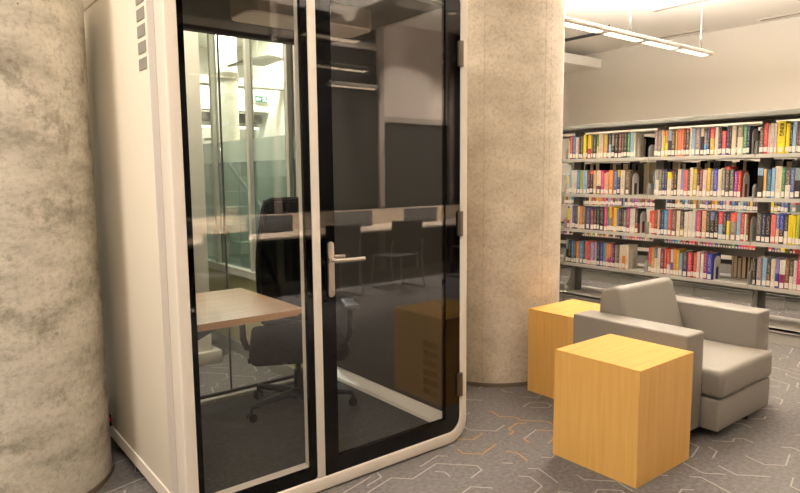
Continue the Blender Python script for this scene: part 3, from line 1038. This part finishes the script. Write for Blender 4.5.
# ------------------------------------------------------------------ books
C1 = {'W': ((226, 218, 206), 'white'), 'R': ((196, 62, 58), 'red'), 'B': ((66, 140, 190), 'blue'), 'P': ((224, 196, 192), 'pale pink'),
      'K': ((26, 25, 25), 'black'), 'GG': ((104, 108, 96), 'grey green'), 'Y': ((240, 216, 30), 'yellow'), 'T': ((134, 116, 96), 'taupe'),
      'PY': ((222, 212, 146), 'pale yellow'), 'DT': ((92, 76, 58), 'dark tan'), 'M': ((112, 44, 60), 'maroon'), 'OD': ((70, 68, 48), 'dark olive'),
      'D': ((56, 54, 54), 'dark grey'), 'G': ((72, 138, 88), 'green'), 'LB': ((150, 182, 212), 'pale blue'), 'C': ((228, 214, 186), 'cream'),
      'MV': ((142, 124, 128), 'mauve grey'), 'OY': ((190, 162, 54), 'olive yellow'), 'S': ((222, 112, 104), 'salmon'), 'O': ((220, 132, 44), 'orange'),
      'N': ((44, 52, 92), 'navy'), 'MD': ((96, 74, 74), 'dark mauve'), 'YG': ((194, 200, 64), 'yellow green'), 'PE': ((226, 174, 140), 'peach'),
      'MG': ((204, 44, 122), 'magenta'), 'SB': ((96, 108, 158), 'slate blue'), 'OL': ((120, 114, 88), 'grey olive'), 'BR': ((112, 74, 58), 'brown'),
      'LV': ((148, 140, 196), 'lavender'), 'DG': ((74, 70, 64), 'charcoal'), 'RB': ((46, 62, 160), 'royal blue'), 'GR': ((130, 122, 112), 'grey'),
      'PU': ((150, 56, 152), 'purple'), 'RO': ((190, 66, 40), 'rust red'), 'OT': ((214, 158, 84), 'orange tan'), 'TB': ((30, 104, 138), 'teal blue'),
      'PV': ((88, 76, 150), 'violet'), 'PN': ((62, 54, 104), 'purple navy'), 'RB2': ((148, 70, 58), 'red brown'), 'BK': ((48, 36, 34), 'brown black'),
      'MM': ((150, 42, 96), 'berry red'), 'OR': ((222, 84, 48), 'orange red'), 'BM': ((118, 82, 78), 'mauve brown'), 'PR': ((214, 78, 102), 'rose red'),
      'OD2': ((120, 70, 36), 'dark orange'), 'TG': ((128, 150, 148), 'teal grey'), 'HR': ((222, 60, 80), 'bright red'), 'HP': ((226, 52, 110), 'hot pink'),
      'OB': ((140, 104, 54), 'olive brown'), 'KC': ((38, 36, 34), 'soot black'), 'GK': ((72, 70, 68), 'ash grey')}
C2 = {'YR': ('Y', 'R', .42, 'yellow and red'), 'GY': ('G', 'PY', .5, 'green and yellow'), 'YT': ('OY', 'OT', .5, 'tan yellow'), 'NW': ('N', 'LB', .55, 'navy and pale'),
      'GB': ('GR', 'K', .5, 'grey and black'), 'OG': ('O', 'YG', .8, 'orange and green'), 'GO': ('O', 'Y', .5, 'golden orange'), 'NB': ('LB', 'N', .6, 'pale blue and navy'),
      'BG': ('BR', 'DT', .5, 'brown and gold'), 'RK': ('R', 'DG', .9, 'red topped dark'), 'CK': ('C', 'K', .7, 'cream and black'), 'BP': ('MV', 'B', .45, 'mauve and blue'),
      'RY': ('R', 'OY', .6, 'red and yellow'), 'GW': ('GR', 'C', .6, 'grey and cream'), 'RP': ('HR', 'LV', .25, 'red and lavender'), 'DO': ('DG', 'OD', .5, 'dark olive grey'),
      'PW': ('W', 'P', .5, 'pinkish white'), 'YK': ('Y', 'Y', .5, 'thick bright yellow'), 'CY': ('PY', 'C', .5, 'short cream yellow'), 'OK': ('OR', 'K', .85, 'orange topped black'),
      'CB': ('C', 'DT', .35, 'cream and brown'), 'GN': ('OY', 'N', .7, 'gold topped navy'), 'YW': ('Y', 'C', .7, 'yellow topped cream'), 'KW': ('DG', 'W', .45, 'black and white'),
      'LK': ('LB', 'K', .75, 'pale topped black'), 'TK': ('TG', 'K', .6, 'teal and black'), 'RA': ('Y', 'TG', .55, 'rainbow coloured'), 'DR': ('D', 'RB2', .4, 'dark grey and red'),
      'OW': ('OR', 'C', .5, 'orange and white'), 'KG': ('D', 'OY', .3, 'black and gold'), 'KB': ('SB', 'K', .7, 'blue topped black'), 'RW': ('HR', 'LB', .55, 'red and white'),
      'PG': ('PN', 'Y', .7, 'purple topped gold'), 'OGr': ('OR', 'GR', .68, 'orange topped grey'), 'PB': ('SB', 'PE', .5, 'blue and peach'), 'BK2': ('RB', 'K', .45, 'blue and black'),
      'HO': ('O', 'MG', .35, 'orange and magenta'), 'MO': ('O', 'MM', .45, 'orange and berry'), 'WO': ('W', 'O', .55, 'white and orange'), 'RT': ('HR', 'TG', .35, 'red and teal'),
      'BW': ('SB', 'W', .6, 'blue and white'), 'RC': ('RO', 'P', .4, 'rust and cream'), 'WD': ('W', 'SB', .5, 'white and blue'), 'KN': ('D', 'N', .5, 'black and navy'),
      'KR': ('D', 'OD2', .5, 'black and rust'), 'LBl': ('LV', 'RB', .5, 'lavender and blue'), 'WK': ('W', 'MM', .5, 'white and plum'), 'KY': ('K', 'Y', .5, 'black and yellow')}
TABLE = {
    (0, 'A'): '4559,23,W,80 4535,39,R 4493,36,B 4456,39,P,93 4411,22,K 4387,29,GG 4356,40,Y 4314,15,K 4298,47,YR,98 4249,20,T 4227,43,K,95 4180,18,GY 4159,31,PY 4125,28,P 4094,46,YT 4046,14,DT 4030,33,NW 3993,35,GB 3955,42,K 3909,37,M,104 3870,25,OD 3843,35,D 3803,35,G 3767,37,LB 3728,19,C',
    (0, 'B'): '3493,34,MV 3457,35,MV 3419,17,C 3401,21,OG 3378,27,GO 3350,36,NB 3312,37,BG 3271,20,OY 3249,41,S 3207,20,O 3185,21,M 3163,33,RK,102 3127,20,C,105 3105,33,LB,98 3070,50,MV 3017,29,CK 2984,26,BP,90 2956,27,N 2927,44,RY 2881,31,W,102 2848,18,D 2843,25,D 2815,39,RP,85 2773,25,N 2746,15,DO 2729,40,C 2688,11,D 2676,49,GW 2625,31,G 2592,25,N',
    (0, 'C'): '2482,32,MD,85 2448,34,R,102 2412,14,P 2396,35,PW 2359,20,P 2337,64,YK,106 2268,30,Y,95 2237,21,D 2215,30,LB 2183,12,DO 2170,26,M',
    (1, 'A'): '4582,47,CY,75 4532,28,LB 4501,32,W 4467,35,PW 4430,44,B 4383,31,YG 4349,57,LB 4289,35,M 4252,38,OK 4210,37,PE 4171,56,CB 4112,36,MG 4074,26,PE,90 4046,30,PE,93 4013,53,O 3955,46,SB 3908,31,GN 3873,52,C 3819,66,DT',
    (1, 'B'): '3480,16,LB,97 3464,32,GW 3429,29,OL 3399,33,N 3365,23,N 3340,43,YW,93 3295,24,BR 3268,29,K 3236,35,C 3201,31,LV 3168,39,S 3127,19,DG 3107,29,C,108 3077,40,OY 3034,22,KW,90 3011,27,M 2983,39,P 2942,39,OY,105 2902,25,MV 2876,37,RB,103 2836,27,C 2826,28,C,102 2797,28,GR,102 2766,37,RK,110 2727,41,DG 2683,28,PU,93 2653,29,RO,93',
    (1, 'C'): '2481,47,LK,104 2432,27,OT 2403,36,TB,95 2366,33,LB 2331,51,C,108 2279,25,G 2252,41,KW,102 2210,32,SB 2176,45,TK,102',
    (2, 'A'): '4554,31,YR,90 4521,38,W 4480,37,PV 4442,31,DG 4408,21,C 4385,40,O 4342,31,GR 4304,71,PN 4231,36,RB2,85 4194,41,KC 4152,28,D 4123,64,K 4058,37,MG 4019,22,G 3997,27,RA 3969,28,R 3940,35,Y 3904,24,LV,95 3878,32,BK 3843,22,K 3820,35,GR,92 3783,37,MM 3745,26,W 3717,31,W 3684,36,DR',
    (2, 'B'): '3520,24,OW,93 3495,36,OR,93 3458,26,BR 3431,22,PE 3408,18,N 3388,27,N 3360,42,B 3317,34,OR 3282,54,BM 3226,36,C 3189,41,KG 3147,39,W,93 3105,38,W 3065,27,W 3037,13,LV 3023,39,PR 2983,11,D 2970,41,PE 2928,35,OD 2891,43,KB 2847,35,K 2811,41,RW 2774,37,D 2735,28,PG 2704,60,OGr 2642,34,LB 2606,30,R 2575,18,C,95 2556,19,OD2',
    (2, 'C'): '2471,47,GK 2423,29,N 2393,42,K 2347,39,S 2306,29,PB 2276,36,BK2 2238,30,KW 2207,39,Y 2166,21,Y,95 2144,27,YG 2116,14,D',
    (3, 'A'): '4560,30,TK 4529,44,K 4482,30,B 4450,30,BR 4418,38,O,95 4378,58,B 4318,19,K 4298,33,S 4263,39,R 4223,35,LB 4188,21,MG 4167,23,LB 4142,43,K 4097,39,RB 4056,36,TG 4019,23,HO 3995,32,MO 3961,24,PU 3936,24,K 3911,24,MV 3886,29,MD 3855,30,C 3823,40,WO 3781,32,C',
    (3, 'B'): '3514,31,RT 3482,33,YT 3447,27,BW 3417,32,W 3383,42,M 3339,26,R 3311,36,RC 3273,29,WD 3243,28,O 3214,34,OY 3178,28,LB,90 3147,52,KN 3093,37,HR,92 3055,18,K 3036,33,OR,95 3002,33,P 2965,30,W,93 2934,34,MM 2898,48,RB',
    (3, 'C'): '2476,21,D,90 2448,48,MV 2397,37,LB 2359,31,KR,90 2326,37,C 2288,30,LBl 2256,48,WK 2207,32,OB 2174,31,KW 2142,30,P 2110,31,HP,125',
}
ORD = ['first', 'second', 'third', 'fourth', 'fifth', 'sixth', 'seventh', 'eighth', 'ninth', 'tenth', 'eleventh', 'twelfth', 'thirteenth', 'fourteenth',
       'fifteenth', 'sixteenth', 'seventeenth', 'eighteenth', 'nineteenth', 'twentieth']
TENS = {20: 'twenty', 30: 'thirty', 40: 'forty', 50: 'fifty', 60: 'sixty', 70: 'seventy', 80: 'eighty'}


def nth(n):
    """1 -> first"""
    if n <= 20:
        return ORD[n - 1]
    t, u = divmod(n, 10)
    if u == 0:
        return TENS[t * 10][:-1] + 'ieth'
    return TENS[t * 10] + '-' + ORD[u - 1]


_books = {}


def book_mat(code):
    """cloth or paper cover, two colours one above the other, with rows of title marks on the spine"""
    if code in _books:
        return _books[code]
    if code in C2:
        a, c, split, _ = C2[code]
        ca, cb = C1[a][0], C1[c][0]
    else:
        ca = cb = C1[code][0]
        split = 0.5
    m, N, L, p = new_mat('book_cover_' + code.lower())
    p.inputs['Roughness'].default_value = 0.5
    ca, cb = tuple(v * 0.86 for v in ca), tuple(v * 0.86 for v in cb)
    tc = N.new('ShaderNodeTexCoord')
    sp = N.new('ShaderNodeSeparateXYZ'); L.new(tc.outputs['Generated'], sp.inputs[0])
    gt = N.new('ShaderNodeMath'); gt.operation = 'GREATER_THAN'; gt.inputs[1].default_value = split
    L.new(sp.outputs[2], gt.inputs[0])
    mx = N.new('ShaderNodeMix'); mx.data_type = 'RGBA'
    mx.inputs[6].default_value, mx.inputs[7].default_value = lin(cb), lin(ca)
    L.new(gt.outputs[0], mx.inputs[0])
    # title marks
    oi = N.new('ShaderNodeObjectInfo')
    ad = N.new('ShaderNodeVectorMath'); ad.operation = 'MULTIPLY_ADD'
    ad.inputs[1].default_value = (60, 190, 110)
    L.new(tc.outputs['Object'], ad.inputs[0]); L.new(oi.outputs['Location'], ad.inputs[2])
    nz = N.new('ShaderNodeTexNoise'); nz.inputs['Scale'].default_value = 1.0; nz.inputs['Detail'].default_value = 1
    L.new(ad.outputs[0], nz.inputs['Vector'])
    g2 = N.new('ShaderNodeMath'); g2.operation = 'GREATER_THAN'; g2.inputs[1].default_value = 0.56
    L.new(nz.outputs['Fac'], g2.inputs[0])

    def band(out, lo, hi):
        s = N.new('ShaderNodeMath'); s.operation = 'SUBTRACT'; s.inputs[1].default_value = (lo + hi) / 2
        L.new(out, s.inputs[0])
        q = N.new('ShaderNodeMath'); q.operation = 'ABSOLUTE'; L.new(s.outputs[0], q.inputs[0])
        r = N.new('ShaderNodeMath'); r.operation = 'LESS_THAN'; r.inputs[1].default_value = (hi - lo) / 2
        L.new(q.outputs[0], r.inputs[0])
        return r.outputs[0]
    k = N.new('ShaderNodeMath'); k.operation = 'MULTIPLY'
    L.new(g2.outputs[0], k.inputs[0]); L.new(band(sp.outputs[2], 0.3, 0.93), k.inputs[1])
    k2 = N.new('ShaderNodeMath'); k2.operation = 'MULTIPLY'
    L.new(k.outputs[0], k2.inputs[0]); L.new(band(sp.outputs[1], 0.25, 0.75), k2.inputs[1])
    k3 = N.new('ShaderNodeMath'); k3.operation = 'MULTIPLY'; k3.inputs[1].default_value = 0.55
    L.new(k2.outputs[0], k3.inputs[0])
    bright = sum(ca) / 3 > 120
    m3 = N.new('ShaderNodeMix'); m3.data_type = 'RGBA'
    m3.inputs[7].default_value = lin((40, 34, 34)) if bright else lin((214, 200, 176))
    L.new(k3.outputs[0], m3.inputs[0]); L.new(mx.outputs[2], m3.inputs[6])
    L.new(m3.outputs[2], p.inputs['Base Color'])
    _books[code] = m
    return m


def words_of(code):
    return C2[code][3] if code in C2 else C1[code][1]


def cover_bm(w, h, d):
    """U-shaped cover: rounded spine at x = 0 facing -x, boards running to +x"""
    b = new()
    t = min(0.003, w * 0.15)
    hw = w / 2
    out = [(d, -hw), (0.004, -hw)] + [(0.004 - 0.004 * math.cos(math.radians(a)), hw * math.sin(math.radians(a))) for a in (-60, -30, 0, 30, 60)] + [(0.004, hw), (d, hw)]
    inn = [(d, hw - t), (0.006, hw - t), (0.006, -hw + t), (d, -hw + t)]
    poly = out + inn
    A = [b.verts.new((x, y, 0)) for x, y in poly]
    B = [b.verts.new((x, y, h)) for x, y in poly]
    n = len(poly)
    for i in range(n):
        j = (i + 1) % n
        b.faces.new((A[i], A[j], B[j], B[i]))
    no = len(out)
    # caps, strip by strip around the U
    for V in (A, B):
        o_, i_ = V[:no], V[no:]
        b.faces.new((o_[0], o_[1], i_[2], i_[3]))
        b.faces.new(tuple(o_[1:no - 1]) + (i_[1], i_[2]))
        b.faces.new((o_[no - 2], o_[no - 1], i_[0], i_[1]))
    bmesh.ops.recalc_face_normals(b, faces=b.faces[:])
    return b


brng = random.Random(5)


def book(x, yl, w, h, z, code, label, group, sticker=True, flip=False, d=None):
    """yl = edge at the larger Y; flip turns the pages towards -x"""
    d = d or brng.uniform(0.15, 0.185)
    w = w - 0.0012
    o = obj('book', cover_bm(w, h, d), book_mat(code))
    o.location = (x, yl - 0.0006 - w / 2, z)
    if flip:
        o.rotation_euler = (0, 0, math.pi)
    tag(o, label, 'book', group)
    t = min(0.003, w * 0.15)
    b = new(); box(b, 0.0065, d - 0.004, -w / 2 + t, w / 2 - t, 0.004, h - 0.004)
    obj('page_block', b, M['paper'], o)
    if sticker:
        b = new()
        hs = brng.uniform(0.040, 0.05)
        z0 = brng.uniform(0.006, 0.018)
        ww = min(w * 0.48, 0.016)
        box(b, -0.0009, 0.0028, -ww, ww, z0, z0 + hs)
        obj('call_label', b, M['sticker'], o)
    return o


ROWN = ['top shelf', 'second shelf down', 'third shelf down', 'lowest book shelf']
BAYN = {'A': 'bay beside the column', 'B': 'middle bay', 'C': 'bay at the picture edge'}
for (r, bay), s in TABLE.items():
    prev = 99.0
    n = 0
    for e in s.split():
        q = e.split(',')
        yl, w, code = int(q[0]) / 1000.0, int(q[1]) / 1000.0, q[2]
        hf = int(q[3]) / 100.0 if len(q) > 3 else 1.0
        yr = yl - w
        yl = min(yl, prev)
        if yl - yr < 0.010:
            continue
        # joint brackets keep their place
        for J in JOINTS:
            if yr < J < yl:
                yl = J - 0.009 if (yl + yr) / 2 < J else yl
        lo = max([J + 0.009 for J in JOINTS if J < yl] or [0])
        yr = max(yr, lo)
        prev = yr
        n += 1
        h = 0.262 * hf * brng.uniform(0.975, 1.025)
        h = min(h, 0.345 if r == 0 else 0.335)
        book(XS + 0.006 + brng.uniform(0, 0.004), yl, yl - yr, h, ROWS[r] + 0.0005, code,
             '%s book, %s from the left, %s, %s' % (words_of(code), nth(n), ROWN[r], BAYN[bay]),
             'books on the %s of the %s' % (ROWN[r], BAYN[bay]))

# the lettering on the thick yellow spine
for o in list(COL.objects):
    if str(o.get('label', '')).startswith('thick bright yellow'):
        cu = bpy.data.curves.new('title_lettering', 'FONT')
        cu.body = 'KING'
        cu.align_x, cu.align_y = 'CENTER', 'CENTER'
        cu.size, cu.extrude, cu.offset = 0.046, 0.0006, 0.0012
        tmp = bpy.data.objects.new('title_lettering', cu)
        COL.objects.link(tmp)
        bpy.context.view_layer.update()
        me = bpy.data.meshes.new_from_object(tmp.evaluated_get(bpy.context.evaluated_depsgraph_get()))
        bpy.data.objects.remove(tmp)
        me.materials.clear(); me.materials.append(M['black'])
        tx = bpy.data.objects.new('title_lettering', me)
        COL.objects.link(tx)
        tx.parent = o
        tx.matrix_local = Matrix(((0, 0, -1, -0.0008), (0, -1, 0, 0), (-1, 0, 0, 0.205), (0, 0, 0, 1)))

# bookends
for r, bay, y in [(0, 'A', 3.688), (0, 'B', 2.552), (1, 'A', 3.738), (1, 'B', 2.610), (2, 'A', 3.632), (2, 'B', 2.526), (3, 'A', 3.725), (3, 'B', 2.838)]:
    z = ROWS[r]
    b = new()
    o1 = [(0.0, 0.0), (0.0, 0.17)] + [(0.0625 - 0.0625 * math.cos(math.radians(a)), 0.17 + 0.0625 * math.sin(math.radians(a))) for a in range(15, 180, 15)] + [(0.125, 0.17), (0.125, 0.0)]
    i1 = [(0.034, 0.0), (0.034, 0.10)] + [(0.0625 - 0.0285 * math.cos(math.radians(a)), 0.10 + 0.0285 * math.sin(math.radians(a))) for a in range(15, 180, 15)] + [(0.091, 0.10), (0.091, 0.0)]
    n_ = len(o1)
    for k in range(n_ - 1):
        for d0 in (0.0,):
            vs = []
            for dd in (0.0, 0.0025):
                vs.append([b.verts.new((x, dd, zz)) for x, zz in (o1[k], o1[k + 1], i1[k + 1], i1[k])])
            b.faces.new(vs[0]); b.faces.new(vs[1][::-1])
            for q in range(4):
                b.faces.new((vs[0][q], vs[1][q], vs[1][(q + 1) % 4], vs[0][(q + 1) % 4]))
    bmesh.ops.remove_doubles(b, verts=b.verts[:], dist=1e-5)
    bmesh.ops.recalc_face_normals(b, faces=b.faces[:])
    be = thing('bookend', 'grey metal arched bookend closing the row on the %s, %s' % (ROWN[r], BAYN[bay]), 'bookend', (XS + 0.03, y, z + 0.0004), 0, 'grey metal bookends')
    obj('plate', b, M['bookend'], be)

# books of the shelf's rear face, their page edges showing through the gaps
k = 0
for r, y0, y1 in [(0, 3.66, 3.56), (1, 3.70, 3.56), (3, 3.70, 3.56), (3, 2.81, 2.53)]:
    y = y0
    n = 0
    while y - y1 > 0.02:
        w = brng.uniform(0.022, 0.04)
        n += 1
        code = brng.choice(['K', 'BR', 'D', 'BK', 'OD', 'DT'])
        gap = {(0, 3.66): 'top gap beside the middle bay', (1, 3.70): 'second shelf gap beside the middle bay', (3, 3.70): 'lowest gap above the armchair', (3, 2.81): 'wide lowest gap'}[(r, y0)]
        book(XS + 0.50, y, min(w, y - y1), brng.uniform(0.2, 0.25), ROWS[r] + 0.0005, code, '%s book facing away, %s in the %s' % (words_of(code), nth(n), gap),
             'books facing away behind the shelf gaps', sticker=False, flip=True)
        y -= w + 0.001

# full rows of the rear face, only their dark upper edges show between shelf and books
bm_all = new()
for r in (0, 1):
    y = 4.55
    while y > 1.55:
        w = brng.uniform(0.022, 0.045)
        if [j for j in JOINTS if y - w - 0.012 < j < y + 0.012]:
            y -= 0.03
            continue
        if not 3.53 < y - w < 3.72:
            box(bm_all, XS + 0.33, XS + 0.50, y - w + 0.001, y, ROWS[r] + 0.0005, ROWS[r] + (brng.uniform(0.2, 0.262), brng.uniform(0.32, 0.352))[r], mi=brng.choice((0, 0, 1, 2)))
        y -= w
o = obj('rear_books', bm_all, [M['black_fabric'], book_mat('DG'), M['paper']])
o['kind'] = 'stuff'
tag(o, 'dark rows of books on the rear face of the first bookshelf', 'books')

# second bookshelf: the middle row shows best, its neighbours are only slivers
codes = list(C1) + list(C2)
y, n = 5.84, 0
J2 = [2.785, 3.82, 4.855, 5.89]
while y > 2.72 and n < 86:
    w = brng.uniform(0.026, 0.042)
    hit = [j for j in J2 if y - w - 0.012 < j < y + 0.012]
    if hit:
        y = hit[0] - 0.013
        continue
    n += 1
    code = brng.choice(codes)
    book(X2 + 0.008, y, w, brng.uniform(0.21, 0.27), 1.0855, code, '%s book, %s from the left, seen on the second bookshelf' % (words_of(code), nth(n)),
         'books on the second bookshelf')
    y -= w
bm_all = new()
mats, midx = [], {}
for z in (0.6005,):
    y = 5.84
    while y > 2.72:
        w = brng.uniform(0.026, 0.042)
        hit = [j for j in J2 if y - w - 0.012 < j < y + 0.012]
        if hit:
            y = hit[0] - 0.013
            continue
        code = brng.choice(list(C1))
        if code not in midx:
            midx[code] = len(mats); mats.append(plain('far_' + code.lower(), C1[code][0], 0.6))
        h = brng.uniform(0.21, 0.27)
        box(bm_all, X2 + 0.008, X2 + 0.17, y - w + 0.001, y, z, z + h, mi=midx[code])
        if 'st' not in midx:
            midx['st'] = len(mats); mats.append(M['sticker'])
        box(bm_all, X2 + 0.0065, X2 + 0.0085, y - w + 0.007, y - 0.006, z + 0.01, z + 0.055, mi=midx['st'])
        y -= w
o = obj('distant_books', bm_all, mats)
o['kind'] = 'stuff'
tag(o, 'slivers of further books on the second bookshelf below its middle row', 'books')
